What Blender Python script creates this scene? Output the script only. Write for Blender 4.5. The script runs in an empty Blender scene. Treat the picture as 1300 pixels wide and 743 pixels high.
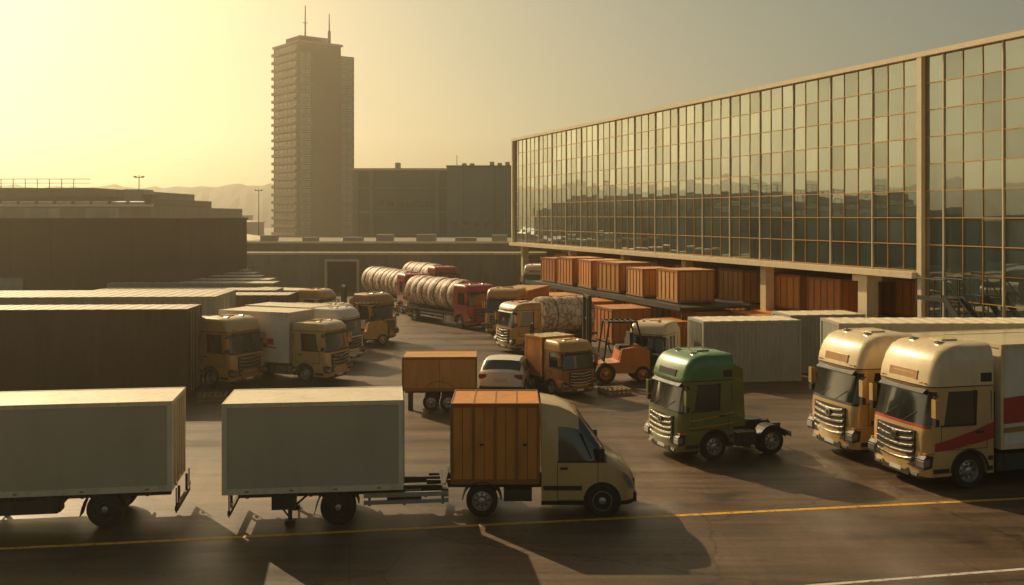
import bpy, math, random
from mathutils import Matrix, Vector
random.seed(7)
R=math.radians
sc=bpy.context.scene
COL=sc.collection

# ------------------------------------------------------------------ materials
MATS={}
def newmat(name):
    m=bpy.data.materials.new(name); m.use_nodes=True
    nt=m.node_tree; bs=nt.nodes['Principled BSDF']
    return m,nt,bs
def paint(name,col,rough=0.4,metal=0.0,var=0.25,scale=1.2,bump=0.0,bscale=40,dirt=0.3,dirtcol=(0.09,0.065,0.04),coat=0.0,streak=False,spec=0.5):
    if name in MATS: return MATS[name]
    m,nt,bs=newmat(name); N=nt.nodes; L=nt.links
    tc=N.new('ShaderNodeTexCoord'); 
    n1=N.new('ShaderNodeTexNoise'); n1.inputs['Scale'].default_value=scale; n1.inputs['Detail'].default_value=6
    n1.inputs['Roughness'].default_value=0.65
    mp=N.new('ShaderNodeMapping'); 
    if streak: mp.inputs['Scale'].default_value=(1,1,0.15)
    L.new(tc.outputs['Object'],mp.inputs['Vector']); L.new(mp.outputs[0],n1.inputs['Vector'])
    r1=N.new('ShaderNodeValToRGB')
    r1.color_ramp.elements[0].position=0.3; r1.color_ramp.elements[1].position=0.7
    a=1-var; r1.color_ramp.elements[0].color=(col[0]*a,col[1]*a,col[2]*a,1)
    bb=1+var*0.4; r1.color_ramp.elements[1].color=(min(1,col[0]*bb),min(1,col[1]*bb),min(1,col[2]*bb),1)
    L.new(n1.outputs['Fac'],r1.inputs['Fac'])
    n2=N.new('ShaderNodeTexNoise'); n2.inputs['Scale'].default_value=scale*4; n2.inputs['Detail'].default_value=8
    mp2=N.new('ShaderNodeMapping'); mp2.inputs['Scale'].default_value=(1,1,0.25)
    L.new(tc.outputs['Object'],mp2.inputs['Vector']); L.new(mp2.outputs[0],n2.inputs['Vector'])
    r2=N.new('ShaderNodeValToRGB'); r2.color_ramp.elements[0].position=0.5; r2.color_ramp.elements[1].position=0.78
    r2.color_ramp.elements[0].color=(0,0,0,1); r2.color_ramp.elements[1].color=(dirt,dirt,dirt,1)
    L.new(n2.outputs['Fac'],r2.inputs['Fac'])
    mx=N.new('ShaderNodeMixRGB'); mx.inputs['Color2'].default_value=(*dirtcol,1)
    L.new(r2.outputs[0],mx.inputs['Fac']); L.new(r1.outputs[0],mx.inputs['Color1'])
    L.new(mx.outputs[0],bs.inputs['Base Color'])
    mr=N.new('ShaderNodeMapRange'); mr.inputs['To Min'].default_value=max(0.02,rough-0.1); mr.inputs['To Max'].default_value=min(1,rough+0.15)
    L.new(n2.outputs['Fac'],mr.inputs['Value']); L.new(mr.outputs[0],bs.inputs['Roughness'])
    bs.inputs['Metallic'].default_value=metal
    bs.inputs['Specular IOR Level'].default_value=spec
    if coat: bs.inputs['Coat Weight'].default_value=coat; bs.inputs['Coat Roughness'].default_value=0.08
    if bump:
        n3=N.new('ShaderNodeTexNoise'); n3.inputs['Scale'].default_value=bscale; n3.inputs['Detail'].default_value=4
        L.new(tc.outputs['Object'],n3.inputs['Vector'])
        bp=N.new('ShaderNodeBump'); bp.inputs['Strength'].default_value=bump; bp.inputs['Distance'].default_value=0.02
        L.new(n3.outputs['Fac'],bp.inputs['Height']); L.new(bp.outputs[0],bs.inputs['Normal'])
    MATS[name]=m; return m

GLASS=paint('window_glass',(0.012,0.016,0.016),0.06,0,0.2,dirt=0.05,spec=0.9,coat=0.6)
RUB=paint('tyre_rubber',(0.018,0.017,0.016),0.8,bump=0.3,dirt=0.4)
DARK=paint('dark_plastic',(0.02,0.02,0.019),0.55,dirt=0.4)
STEEL=paint('chassis_steel',(0.045,0.042,0.038),0.55,0.2,dirt=0.5)
SILV=paint('silver_metal',(0.5,0.48,0.44),0.32,0.8,dirt=0.25)
CHROME=paint('chrome',(0.66,0.6,0.5),0.2,0.9,dirt=0.1)
LENS=paint('lamp_lens',(0.35,0.35,0.32),0.08,0.4,0.5,scale=9,dirt=0.1,coat=0.8)
REDL=paint('red_lens',(0.3,0.015,0.01),0.2,dirt=0.1)
AMB=paint('amber_lens',(0.6,0.2,0.02),0.2,dirt=0.1)
GOLD=paint('gold_paint',(0.58,0.29,0.07),0.33,0.15,0.15,coat=0.6,dirt=0.2)
GOLDD=paint('dark_gold_paint',(0.42,0.20,0.05),0.38,0.15,0.15,coat=0.5,dirt=0.3)
CHAMP=paint('champagne_paint',(0.62,0.40,0.16),0.3,0.15,0.12,coat=0.7,dirt=0.18)
CREAM=paint('cream_paint',(0.76,0.60,0.36),0.32,0.0,0.12,coat=0.6,dirt=0.2)
GREEN=paint('green_paint',(0.15,0.165,0.03),0.33,0.1,0.2,coat=0.7,dirt=0.2)
GREEN2=paint('roof_green_paint',(0.05,0.19,0.05),0.33,0.0,0.2,coat=0.7,dirt=0.2)
REDP=paint('red_paint',(0.42,0.025,0.015),0.35,0,0.15,coat=0.5,dirt=0.15)
WHITE=paint('white_paint',(0.77,0.71,0.58),0.4,0,0.1,coat=0.3,dirt=0.2)
BROWN=paint('brown_paint',(0.10,0.055,0.025),0.5,0,0.2,dirt=0.3)
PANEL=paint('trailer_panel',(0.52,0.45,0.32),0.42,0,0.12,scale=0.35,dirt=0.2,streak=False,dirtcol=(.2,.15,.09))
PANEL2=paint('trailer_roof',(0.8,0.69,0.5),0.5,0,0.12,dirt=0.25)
ORANGE=paint('orange_panel',(0.68,0.25,0.035),0.5,0,0.25,scale=0.9,dirt=0.3,streak=True)
ORANGE2=paint('orange_panel_b',(0.55,0.18,0.03),0.55,0,0.25,scale=0.9,dirt=0.35,streak=True)
ORANGE3=paint('orange_panel_c',(0.62,0.28,0.06),0.55,0,0.25,scale=0.9,dirt=0.35,streak=True)
OTRIM=paint('orange_trim',(0.34,0.12,0.025),0.5,0,0.2,dirt=0.4)
GREYC=paint('grey_container_paint',(0.38,0.36,0.31),0.5,0.1,0.12,scale=0.7,dirt=0.25,streak=True)
BRC=paint('brown_container_paint',(0.11,0.055,0.026),0.55,0,0.2,scale=0.7,dirt=0.3,streak=True)
CONC=paint('concrete',(0.30,0.27,0.22),0.85,0,0.25,scale=0.4,bump=0.3,bscale=12,dirt=0.5,streak=True)
CREAMF=paint('cream_frame',(0.8,0.66,0.44),0.4,0,0.1,dirt=0.12)
BRONZE=paint('bronze_mullion',(0.62,0.32,0.09),0.35,0.3,0.15,dirt=0.15)
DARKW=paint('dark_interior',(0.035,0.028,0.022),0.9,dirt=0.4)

# ------------------------------------------------------------------ builder
class B:
    def __init__(s): s.v=[];s.f=[];s.m=[];s.mats=[]; s.T=Matrix.Identity(4)
    def mi(s,mat):
        if mat not in s.mats: s.mats.append(mat)
        return s.mats.index(mat)
    def add(s,vs,fs,mat):
        o=len(s.v)
        for p in vs: s.v.append(tuple(s.T@Vector(p)))
        for k,f in enumerate(fs):
            s.f.append([i+o for i in f]); s.m.append(s.mi(mat[k] if isinstance(mat,list) else mat))
    def box(s,x0,x1,y0,y1,z0,z1,mat):
        if x0>x1:x0,x1=x1,x0
        if y0>y1:y0,y1=y1,y0
        if z0>z1:z0,z1=z1,z0
        vs=[(x0,y0,z0),(x1,y0,z0),(x1,y1,z0),(x0,y1,z0),(x0,y0,z1),(x1,y0,z1),(x1,y1,z1),(x0,y1,z1)]
        s.add(vs,[(0,3,2,1),(4,5,6,7),(0,1,5,4),(1,2,6,5),(2,3,7,6),(3,0,4,7)],mat)
    def cyl(s,p0,p1,r0,mat,r1=None,n=14):
        if r1 is None:r1=r0
        p0=Vector(p0);p1=Vector(p1);d=(p1-p0).normalized()
        a=d.orthogonal().normalized();b=d.cross(a)
        vs=[];
        for p,r in((p0,r0),(p1,r1)):
            for i in range(n):
                t=2*math.pi*i/n; vs.append(p+a*math.cos(t)*r+b*math.sin(t)*r)
        fs=[(i,(i+1)%n,n+(i+1)%n,n+i) for i in range(n)]
        fs+= [tuple(range(n-1,-1,-1)),tuple(range(n,2*n))]
        s.add(vs,fs,mat)
    def lathe(s,c,axis,prof,mats,n=28):
        vs=[];fs=[];ms=[]
        for (r,o) in prof:
            for i in range(n):
                t=2*math.pi*i/n
                if axis=='y': vs.append((c[0]+r*math.cos(t),c[1]+o,c[2]+r*math.sin(t)))
                else: vs.append((c[0]+o,c[1]+r*math.cos(t),c[2]+r*math.sin(t)))
        for k in range(len(prof)-1):
            for i in range(n):
                fs.append((k*n+i,k*n+(i+1)%n,(k+1)*n+(i+1)%n,(k+1)*n+i)); ms.append(mats[k] if isinstance(mats,list) else mats)
        s.add(vs,fs,ms)
    def prism(s,pts,y0,y1,mat):
        n=len(pts)
        vs=[(x,y0,z) for x,z in pts]+[(x,y1,z) for x,z in pts]
        fs=[(i,(i+1)%n,n+(i+1)%n,n+i) for i in range(n)]+[tuple(range(n-1,-1,-1)),tuple(range(n,2*n))]
        s.add(vs,fs,mat)
    def loft(s,secs,mf,cap0=None,cap1=None):
        n=len(secs[0]);vs=[p for q in secs for p in q];fs=[];ms=[]
        for k in range(len(secs)-1):
            for i in range(n):
                fs.append((k*n+i,k*n+(i+1)%n,(k+1)*n+(i+1)%n,(k+1)*n+i)); ms.append(mf(k,i))
        if cap0: fs.append(tuple(range(n-1,-1,-1))); ms.append(cap0)
        if cap1: o=(len(secs)-1)*n; fs.append(tuple(range(o,o+n))); ms.append(cap1)
        s.add(vs,fs,ms)
    def arch(s,x0,x1,z0,z1,cx,cz,r,y0,y1,mat,n=12):
        if x0<cx-r: s.box(x0,cx-r,y0,y1,z0,z1,mat)
        if x1>cx+r: s.box(cx+r,x1,y0,y1,z0,z1,mat)
        for i in range(n):
            a0=math.pi-math.pi*i/n;a1=math.pi-math.pi*(i+1)/n
            xa=cx+r*math.cos(a0);za=cz+r*math.sin(a0);xb=cx+r*math.cos(a1);zb=cz+r*math.sin(a1)
            s.prism([(xa,za),(xb,zb),(xb,z1),(xa,z1)],y0,y1,mat)
    def ring(s,cx,cz,r0,r1,y0,y1,mat,a0=0,a1=180,n=14):
        for i in range(n):
            t0=R(a0+(a1-a0)*i/n);t1=R(a0+(a1-a0)*(i+1)/n)
            s.prism([(cx+r0*math.cos(t0),cz+r0*math.sin(t0)),(cx+r1*math.cos(t0),cz+r1*math.sin(t0)),(cx+r1*math.cos(t1),cz+r1*math.sin(t1)),(cx+r0*math.cos(t1),cz+r0*math.sin(t1))],y0,y1,mat)
    def mesh(s,name,smooth=True,ang=32):
        me=bpy.data.meshes.new(name); me.from_pydata(s.v,[],s.f)
        for m in s.mats: me.materials.append(m)
        me.polygons.foreach_set('material_index',s.m)
        me.update()
        import bmesh
        bm=bmesh.new(); bm.from_mesh(me); bmesh.ops.recalc_face_normals(bm,faces=bm.faces); bm.to_mesh(me); bm.free()
        if smooth:
            me.polygons.foreach_set('use_smooth',[True]*len(me.polygons))
            me.set_sharp_from_angle(angle=R(ang))
        return me
    def obj(s,name,loc=(0,0,0),rot=0,scale=1,bevel=0,smooth=True):
        me=s.mesh(name,smooth); o=bpy.data.objects.new(name,me); COL.objects.link(o)
        o.location=loc;o.rotation_euler=(0,0,R(rot)); o.scale=(scale,)*3 if not isinstance(scale,tuple) else scale
        if bevel:
            md=o.modifiers.new('bevel','BEVEL'); md.width=bevel; md.segments=2; md.limit_method='ANGLE'; md.angle_limit=R(40)
        return o
def inst(o,loc,rot,scale=None):
    n=bpy.data.objects.new(o.name.split('.')[0],o.data); COL.objects.link(n)
    n.location=loc;n.rotation_euler=(0,0,R(rot)); n.scale=scale or o.scale
    return n

# ------------------------------------------------------------------ vehicle parts
def wheel(b,x,y,r,w,side,z=None,lugs=True,rim=SILV):
    z=z if z is not None else r
    h=w/2*side
    e=0.035*side
    prof=[(0.3*r,-h),(.9*r,-h),(.97*r,-h+e*.6),(r,-h+e*1.6),(r,h-e*1.6),(.97*r,h-e*.6),(.9*r,h),(.62*r,h-e*.2),(.6*r,h),(.57*r,h-e),(.5*r,h-e*3.5),(.3*r,h-e*3),(.22*r,h-e*.6),(.17*r,h-e*.3),(0.001,h-e*.2)]
    ms=[RUB]*7+[rim]*3+[rim]*2+[rim,SILV]+[SILV]
    b.lathe((x,y,z),'y',prof,ms[:len(prof)-1],n=32)
    if lugs:
        for i in range(8):
            t=2*math.pi*i/8
            b.cyl((x+.4*r*math.cos(t),y+h-e*3.4,z+.4*r*math.sin(t)),(x+.4*r*math.cos(t),y+h-e*2.7,z+.4*r*math.sin(t)),.065*r,DARK,n=8)

def outline(z,xf,w,r,xb):
    L=xf-r-xb
    pts=[(xb,-w,z),(xb+.3*L,-w,z),(xb+.85*L,-w,z)]
    for k in range(5):
        t=math.pi/2*k/4; pts.append((xf-r+r*math.sin(t),-w+r-r*math.cos(t),z))
    pts.append((xf+.05,-w*.35,z))
    pts+= [(p[0],-p[1],p[2]) for p in reversed(pts)]
    return pts

def cab(b,low,up,rooft=0.0,accent=None,redline=None):
    xb=-2.2
    lv=[(1.08,0,1.24,.22),(1.5,.0,1.25,.24),(1.72,-.03,1.25,.24),(1.80,-.055,1.25,.24),(2.72,-.25,1.235,.24),(2.83,-.2,1.23,.24),(2.832,-.225,1.215,.24),(2.858,-.225,1.215,.24),(2.86,-.2,1.235,.24),(3.1,-.25,1.235,.24),(3.4,-.38,1.22,.24),(3.6,-.54,1.18,.25),(3.71,-.78,1.11,.25),(3.76,-1.15,1.0,.25)]
    lv=[(z+(rooft*(z-2.86) if z>2.86 else 0),a,c,d) for z,a,c,d in lv]
    secs=[outline(*l,xb) for l in lv]
    def mf(k,i):
        if k==3 and (i in (1,15) or 4<=i<=12): return GLASS
        if k==2 and 4<=i<=12: return redline or DARK
        if k in(5,6,7): return DARK
        if k==1 and accent and (i<=2 or 14<=i<=16): return accent
        return up if k>=8 else low
    b.loft(secs,mf,low,up)
    zt=3.76+rooft*.9
    b.box(-1.75,-1.25,-.3,.3,zt-.02,zt+.05,up)
    # roof cap seam and front sign panel
    zs=3.0+rooft*.14
    if rooft>-.15:
        b.prism([(-.215,zs-.03),(-.17,zs-.03),(-.215,zs+.2),(-.26,zs+.2)],-.62,.62,DARK if up is not CREAM else GOLDD)
    for s in(-1,1):
        b.cyl((-1.25,.55*s,zt-.06),(-.86,.55*s,zt-.03),.05,CHROME,.09,n=12)
        y=1.25*s
        for x in(-1.98,-.5): b.box(x-.008,x+.008,y,y+.004*s,1.12,1.8,DARK)
        b.box(-1.98,-.5,y,y+.004*s,1.12,1.135,DARK)
        b.box(-1.85,-1.6,y,y+.04*s,1.55,1.61,DARK)
        b.box(-1.63,-1.57,1.232*s,1.262*s,1.8,2.74,DARK)
        b.box(-1.63,-.48,1.232*s,1.262*s,1.76,1.81,DARK)
        b.cyl((-2.12,y*.985,1.9),(-2.12,y*.985,2.7),.02,DARK,n=6)
        b.cyl((-.42,y*.98,2.62),(-.16,y*1.13,2.58),.022,DARK,n=8)
        b.cyl((-.42,y*.98,1.9),(-.16,y*1.13,1.94),.022,DARK,n=8)
        b.box(-.27,-.12,1.33*s,1.51*s,2.06,2.56,low if accent is None else DARK)
        b.box(-.275,-.27,1.35*s,1.49*s,2.09,2.53,GLASS)
        b.box(-.25,-.13,1.34*s,1.5*s,1.83,2.02,DARK)
        b.box(-1.45,-1.3,y,y+.015*s,1.2,1.26,AMB)
        if rooft>-.15: b.box(-2.14,-1.78,1.225*s,1.243*s,2.95,3.2,DARK)
    bl=[(.28,-.12,1.12,.25),(.4,.0,1.23,.3),(.74,.05,1.25,.3),(1.0,.02,1.25,.26),(1.08,0,1.24,.22)]
    b.loft([outline(*l,-.8) for l in bl],lambda k,i: DARK if k==0 else low,DARK,low)
    for s in(-1,1):
        y0,y1=(1.24*s,.95*s)
        b.arch(-2.2,-.8,.42,1.08,-1.42,.5,.57,min(y0,y1),max(y0,y1),low)
        b.ring(-1.42,.5,.57,.62,1.235*s,1.275*s,DARK,n=12)
        b.box(-2.17,-2.02,1.243*s,1.255*s,.5,.62,DARK); b.box(-2.17,-2.02,1.243*s,1.255*s,.78,.9,DARK)
        b.box(-.75,-.25,1.253*s,1.262*s,.5,.62,DARK)
    b.box(-2.15,-.3,-.93,.93,.55,1.07,STEEL)
    b.prism([(.0,.64),(.075,.64),(.075,1.2),(.05,1.62),(.0,1.62)],-.84,.84,DARK)
    for k in range(5):
        z=.72+k*.18; n=8; hw=.82-.035*abs(k-1.5); xo=0 if k<3 else -.012*(k-2)
        for q in range(n):
            ya=-hw+2*hw*q/n; yb=-hw+2*hw*(q+1)/n
            za=z+.08*(ya/hw)**2; zb=z+.08*(yb/hw)**2
            vs=[(.07+xo,ya,za),(.11+xo,ya,za+.01),(.11+xo,ya,za+.06),(.07+xo,ya,za+.08),(.07+xo,yb,zb),(.11+xo,yb,zb+.01),(.11+xo,yb,zb+.06),(.07+xo,yb,zb+.08)]
            b.add(vs,[(0,1,5,4),(1,2,6,5),(2,3,7,6),(0,3,2,1),(4,5,6,7)],CHROME)
    b.cyl((.08,0,1.36),(.13,0,1.36),.12,CHROME,n=20)
    b.cyl((.13,0,1.36),(.135,0,1.36),.09,DARK,n=20)
    b.box(.0,.06,-.6,.6,.34,.55,DARK)
    b.box(.055,.07,-.26,.26,.4,.52,WHITE)
    for s in(-1,1):
        b.prism([(-.2,.66),(.065,.62),(.07,.9),(-.02,1.0),(-.25,.98)],min(.9*s,1.262*s),max(.9*s,1.262*s),DARK)
        b.prism([(-.1,.72),(.078,.69),(.08,.85),(.0,.92),(-.12,.90)],min(.97*s,1.268*s),max(.97*s,1.268*s),LENS)
        b.box(.02,.065,.72*s,.96*s,.40,.48,LENS)
        b.box(-.3,.0,1.1*s,1.262*s,1.02,1.06,AMB)
    b.prism([(-.26,2.70),(-.09,2.64),(-.09,2.67),(-.24,2.80)],-1.0,1.0,DARK)
    for y in(-.95,.95,-.78,.78): b.box(-.24,-.18,y-.05,y+.05,2.92,2.95,AMB)
    for y in(-.6,.25): b.cyl((0.0,y,1.80),(-.08,y+.5,2.13),.012,DARK,n=5)

def chassis(b,L,axles):
    for s in(-1,1):
        b.box(-L,-.6,.34*s,.46*s,.74,.98,STEEL)
    x=-2.6
    while x>-L: b.box(x-.05,x+.05,-.34,.34,.78,.94,STEEL); x-=.9
    wheels=[-1.42]+axles
    for k,wx in enumerate(wheels):
        dual=k>0
        for s in(-1,1):
            if dual: wheel(b,wx,.93*s,.5,.52,s)
            else: wheel(b,wx,1.06*s,.5,.32,s)
        b.cyl((wx,-1.0,.5),(wx,1.0,.5),.09,STEEL,n=10)
        if dual:
            for s in(-1,1):
                b.ring(wx,.5,.57,.6,.66*s,1.22*s,DARK,a0=15,a1=165,n=10)
def tanks(b,x0,x1):
    for s in(-1,1):
        b.box(x0,x1,.6*s,1.15*s,.42,.9,SILV if s<0 else STEEL)
        b.box(x0+.2,x0+.24,.59*s,1.165*s,.41,.91,DARK); b.box(x1-.24,x1-.2,.59*s,1.165*s,.41,.91,DARK)

def boxbody(b,x0,x1,w,z0,z1,mat,frame,roof,seam=1.2,rear=True):
    b.box(x0,x1,-w,w,z0,z1,[mat,roof,mat,mat,mat,mat])
    e=.025
    for s in(-1,1):
        b.box(x0-e,x1+e,(w-.05)*s,(w+e)*s,z1-.10,z1+.012,frame)
        b.box(x0-e,x1+e,(w-.05)*s,(w+e)*s,z0-.02,z0+.13,frame)
        for xx in(x0,x1-.1): b.box(xx-(e if xx==x0 else 0),xx+.1+(e if xx!=x0 else 0),(w-.05)*s,(w+e*.8)*s,z0+.13,z1-.1,frame)
        if seam:
            n=max(1,int(round((x1-x0)/seam)))
            for i in range(1,n):
                xx=x0+(x1-x0)*i/n
                b.box(xx-.008,xx+.008,w*s,(w+.003)*s,z0+.13,z1-.1,mat)
    for xx,d in((x0,-1),(x1,1)):
        b.box(xx,xx+e*d,-w+.05,w-.05,z1-.1,z1+.008,frame)
        b.box(xx,xx+e*d,-w+.05,w-.05,z0-.02,z0+.12,frame)
    if rear:
        b.box(x0-.03,x0,-.015,.015,z0+.12,z1-.1,DARK)
        for y in(-.8,-.3,.3,.8):
            b.cyl((x0-.045,y*w/1.2,z0+.1),(x0-.045,y*w/1.2,z1-.08),.018,SILV,n=6)
        b.box(x0-.035,x0-.026,-w+.05,w-.05,z0-.15,z0-.02,DARK)
        for s in(-1,1): b.box(x0-.05,x0-.036,(w-.35)*s,(w-.08)*s,z0-.13,z0-.04,REDL)

def swoosh(b,xa,xb_,y,za,zb,th,mat,amp=.5,n=12,th2=None):
    s=1 if y>0 else -1
    th2=th if th2 is None else th2
    vs=[];fs=[]
    for i in range(n+1):
        t=i/n; x=xa+(xb_-xa)*t; z=za+(zb-za)*(t**(1+amp)); h=th+(th2-th)*t
        vs+=[(x,y+.008*s,z),(x,y+.008*s,z+h)]
    for i in range(n): fs.append((2*i,2*i+2,2*i+3,2*i+1))
    b.add(vs,fs,mat)

def wrapmat():
    m,nt,bs=newmat('netted_wrap'); N=nt.nodes;L=nt.links
    tc=N.new('ShaderNodeTexCoord')
    mp=N.new('ShaderNodeMapping'); mp.inputs['Scale'].default_value=(1.5,1,1)
    L.new(tc.outputs['Object'],mp.inputs['Vector'])
    v=N.new('ShaderNodeTexVoronoi'); v.inputs['Scale'].default_value=2.2; v.feature='DISTANCE_TO_EDGE'
    n=N.new('ShaderNodeTexNoise'); n.inputs['Scale'].default_value=2.2; n.inputs['Detail'].default_value=8
    mxv=N.new('ShaderNodeMixRGB'); mxv.inputs['Fac'].default_value=.3
    L.new(mp.outputs[0],mxv.inputs['Color1']); L.new(n.outputs['Color'],mxv.inputs['Color2']); L.new(mp.outputs[0],n.inputs['Vector'])
    L.new(mxv.outputs[0],v.inputs['Vector'])
    r=N.new('ShaderNodeValToRGB'); e=r.color_ramp.elements
    e[0].position=.01; e[0].color=(.30,.10,.06,1); e[1].position=.07; e[1].color=(.78,.64,.48,1)
    L.new(v.outputs['Distance'],r.inputs['Fac'])
    r2=N.new('ShaderNodeValToRGB'); r2.color_ramp.elements[0].position=.52; r2.color_ramp.elements[1].position=.60
    r2.color_ramp.elements[1].color=(.75,.75,.75,1)
    L.new(n.outputs['Fac'],r2.inputs['Fac'])
    mx=N.new('ShaderNodeMixRGB'); mx.inputs['Color2'].default_value=(.42,.13,.07,1)
    L.new(r2.outputs[0],mx.inputs['Fac']); L.new(r.outputs[0],mx.inputs['Color1']); L.new(mx.outputs[0],bs.inputs['Base Color'])
    bp=N.new('ShaderNodeBump'); bp.inputs['Strength'].default_value=.5; bp.inputs['Distance'].default_value=.05
    L.new(v.outputs['Distance'],bp.inputs['Height']); L.new(bp.outputs[0],bs.inputs['Normal'])
    bs.inputs['Roughness'].default_value=.6
    return m
WRAP=wrapmat()

def roll_load(b,x0,x1,zc,r):
    prof=[(0.001,x0)]
    prof.append((r*.9,x0))
    n=max(3,int((x1-x0)/.9)); st=(x1-x0)/n
    for i in range(n):
        rr=r*random.uniform(.97,1.03)
        prof+=[(rr*.96,x0+st*i+.02),(rr,x0+st*(i+.25)),(rr*1.01,x0+st*(i+.5)),(rr,x0+st*(i+.75)),(rr*.96,x0+st*(i+1)-.02)]
    prof+=[(r*.85,x1),(0.001,x1)]
    b.lathe((0,0,zc),'x',prof,WRAP,n=28)
    for xx in [x0+st*i for i in range(1,n,2)]:
        b.lathe((0,0,zc),'x',[(r*.96,xx-.03),(r*1.01,xx-.03),(r*1.01,xx+.03),(r*.96,xx+.03)],OTRIM,n=28)

def truck(name,loc,rot,scale,low,up,kind='tractor',blen=6.0,bmat=None,roof=None,accent=None,rooft=0,axles=None,L=None,deco=None,bev=.012,bh=3.55,redline=None):
    b=B(); cab(b,low,up,rooft,accent,redline)
    if kind=='tractor':
        L=L or 5.6; axles=axles or [-4.6]
        chassis(b,L,axles)
        tanks(b,-3.7 if L>5 else -3.2,-2.4)
        b.prism([(-L+1.7,1.0),(-L+.4,1.0),(-L+.5,1.12),(-L+1.6,1.12)],-.42,.42,STEEL)
        b.cyl((-L+1.1,0,1.1),(-L+1.1,0,1.17),.45,DARK,n=20)
        b.box(-L-.03,-L,-1.1,1.1,.6,.78,DARK)
        for s in(-1,1):
            b.box(-L-.05,-L-.031,.75*s,1.08*s,.63,.75,REDL)
            b.prism([(-2.2,1.15),(-2.7,1.15),(-2.6,3.2+rooft*.4),(-2.2,3.4+rooft*.5)],min(1.16*s,1.2*s),max(1.16*s,1.2*s),low)
        b.cyl((-2.35,.6,1.0),(-2.35,.6,3.0),.07,SILV,n=10); b.box(-2.5,-2.22,-.7,-.2,1.0,2.2,STEEL)
    else:
        L=2.45+blen
        if kind=='semi': axles=axles or [-4.6,-L+1.0,-L+2.3]
        else: axles=axles or [-L+1.7]
        chassis(b,L,axles)
        if L>6: tanks(b,-3.7,-2.4)
        z0=1.06
        if kind in('box','semi'):
            boxbody(b,-L,-2.45,1.25,z0,bh,bmat,bmat if roof is None else roof,roof or bmat)
            if kind=='semi':
                b.box(-2.44,-2.22,-1.0,1.0,1.1,2.6,DARK)
        else:
            b.box(-L,-2.4,-1.2,1.2,.98,1.12,STEEL)
            roll_load(b,-L+.1,-2.55,2.35,1.22)
        b.box(-L-.02,-L+.1,-1.1,1.1,.4,.52,DARK)
        for s in(-1,1):
            for z in(.5,.75):
                if -L+2.6<-3.9: b.box(-L+2.6,-3.9,1.14*s,1.18*s,z,z+.12,SILV)
    if deco: deco(b)
    return b.obj(name,loc,rot,scale,bevel=bev)

# ------------------------------------------------------------------ FOREGROUND
def trailer_box(x0,x1,wheels,strutx,bx):
    b=B()
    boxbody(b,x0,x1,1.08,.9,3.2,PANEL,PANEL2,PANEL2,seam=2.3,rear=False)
    for xx,d in((x1,1),(x0,-1)):
        b.box(xx+.026*d,xx+.03*d,-.012,.012,1.0,3.1,DARK)
        for y in(-.75,-.3,.3,.75):
            b.cyl((xx+.045*d,y,.95),(xx+.045*d,y,3.12),.018,SILV,n=6)
    for s in(-1,1):
        xx=x0+.2
        while xx<x1-.15:
            b.box(xx-.008,xx+.008,1.105*s,1.110*s,3.14,3.156,DARK); b.box(xx-.008,xx+.008,1.105*s,1.110*s,1.0,1.016,DARK); xx+=.25
    for s in(-1,1): b.box(x0+.3,x1-.1,.4*s,.52*s,.64,.87,STEEL)
    xx=x0+.6
    while xx<x1: b.box(xx-.04,xx+.04,-1.04,1.04,.76,.875,STEEL); xx+=.8
    for wx in wheels:
        for s in(-1,1):
            wheel(b,wx,.88*s,.46,.36,s,rim=STEEL)
            b.ring(wx,.46,.53,.555,.62*s,1.09*s,DARK,a0=10,a1=170,n=12)
            b.prism([(wx-.62,.3),(wx-.6,.3),(wx-.52,.56),(wx-.56,.56)],min(.65*s,1.05*s),max(.65*s,1.05*s),RUB)
        b.cyl((wx,-.8,.46),(wx,.8,.46),.07,STEEL,n=10)
        for s in(-1,1): b.prism([(wx-.5,.62),(wx+.5,.62),(wx+.12,.42),(wx-.12,.42)],.42*s-.04,.42*s+.04,STEEL)
    for s in(-1,1):
        b.box(strutx-.05,strutx+.05,.72*s-.05,.72*s+.05,.1,.88,STEEL)
        b.box(strutx-.13,strutx+.13,.72*s-.12,.72*s+.12,.0,.1,STEEL)
        b.cyl((strutx,.72*s,.35),(strutx+.55,.72*s,.82),.03,STEEL,n=8)
        b.cyl((strutx-.05,.72*s,.2),(strutx-.5,.72*s,.8),.025,STEEL,n=8)
    b.box(bx-.04,bx+.04,-1.05,1.05,.34,.46,DARK)
    for s in(-1,1):
        b.box(bx-.03,bx+.03,.6*s,.68*s,.4,.9,DARK)
        b.box(bx+.04,bx+.06,.75*s,1.0*s,.52,.62,REDL)
        b.cyl((bx,1.06*s,.3),(bx,1.06*s,.95),.02,DARK,n=6)
    for s in(-1,1):
        for q in range(4):
            xr=x0+.6+(x1-x0-1.2)*q/3
            b.box(xr-.05,xr+.05,1.105*s,1.112*s,.93,.97,AMB)
    b.box(wheels[-1]-1.7,wheels[-1]-1.1,-.95,-.55,.42,.8,DARK)
    return b
b=trailer_box(-6.0,0,[-1.65],-4.6,.12)
b.box(-5.8,-2.8,-1.0,-.9,.4,.75,STEEL)
b.box(-5.8,-2.8,-.9,.9,.5,.75,STEEL)
b.obj('box_trailer',(-8.98,27.55,0),9,1,bevel=.01)
b=trailer_box(-4.55,0,[-1.65],-2.9,-4.4)
b.box(-1.0,1.2,-1.06,-1.0,.68,.80,SILV); b.box(-1.0,1.2,-1.06,-1.0,.5,.6,SILV)
for xx in(-.85,.05,1.05): b.box(xx-.03,xx+.03,-.999,-.96,.45,.86,STEEL)
b.box(-.05,1.15,-.5,-.4,.66,.82,STEEL); b.box(-.05,1.15,.4,.5,.66,.82,STEEL); b.box(1.05,1.2,-1.0,1.0,.64,.84,STEEL)
b.cyl((-.4,-.75,.62),(.5,-.75,.62),.17,STEEL,n=14)
b.obj('box_trailer',(-2.98,27.7,0),7,1,bevel=.01)

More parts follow.
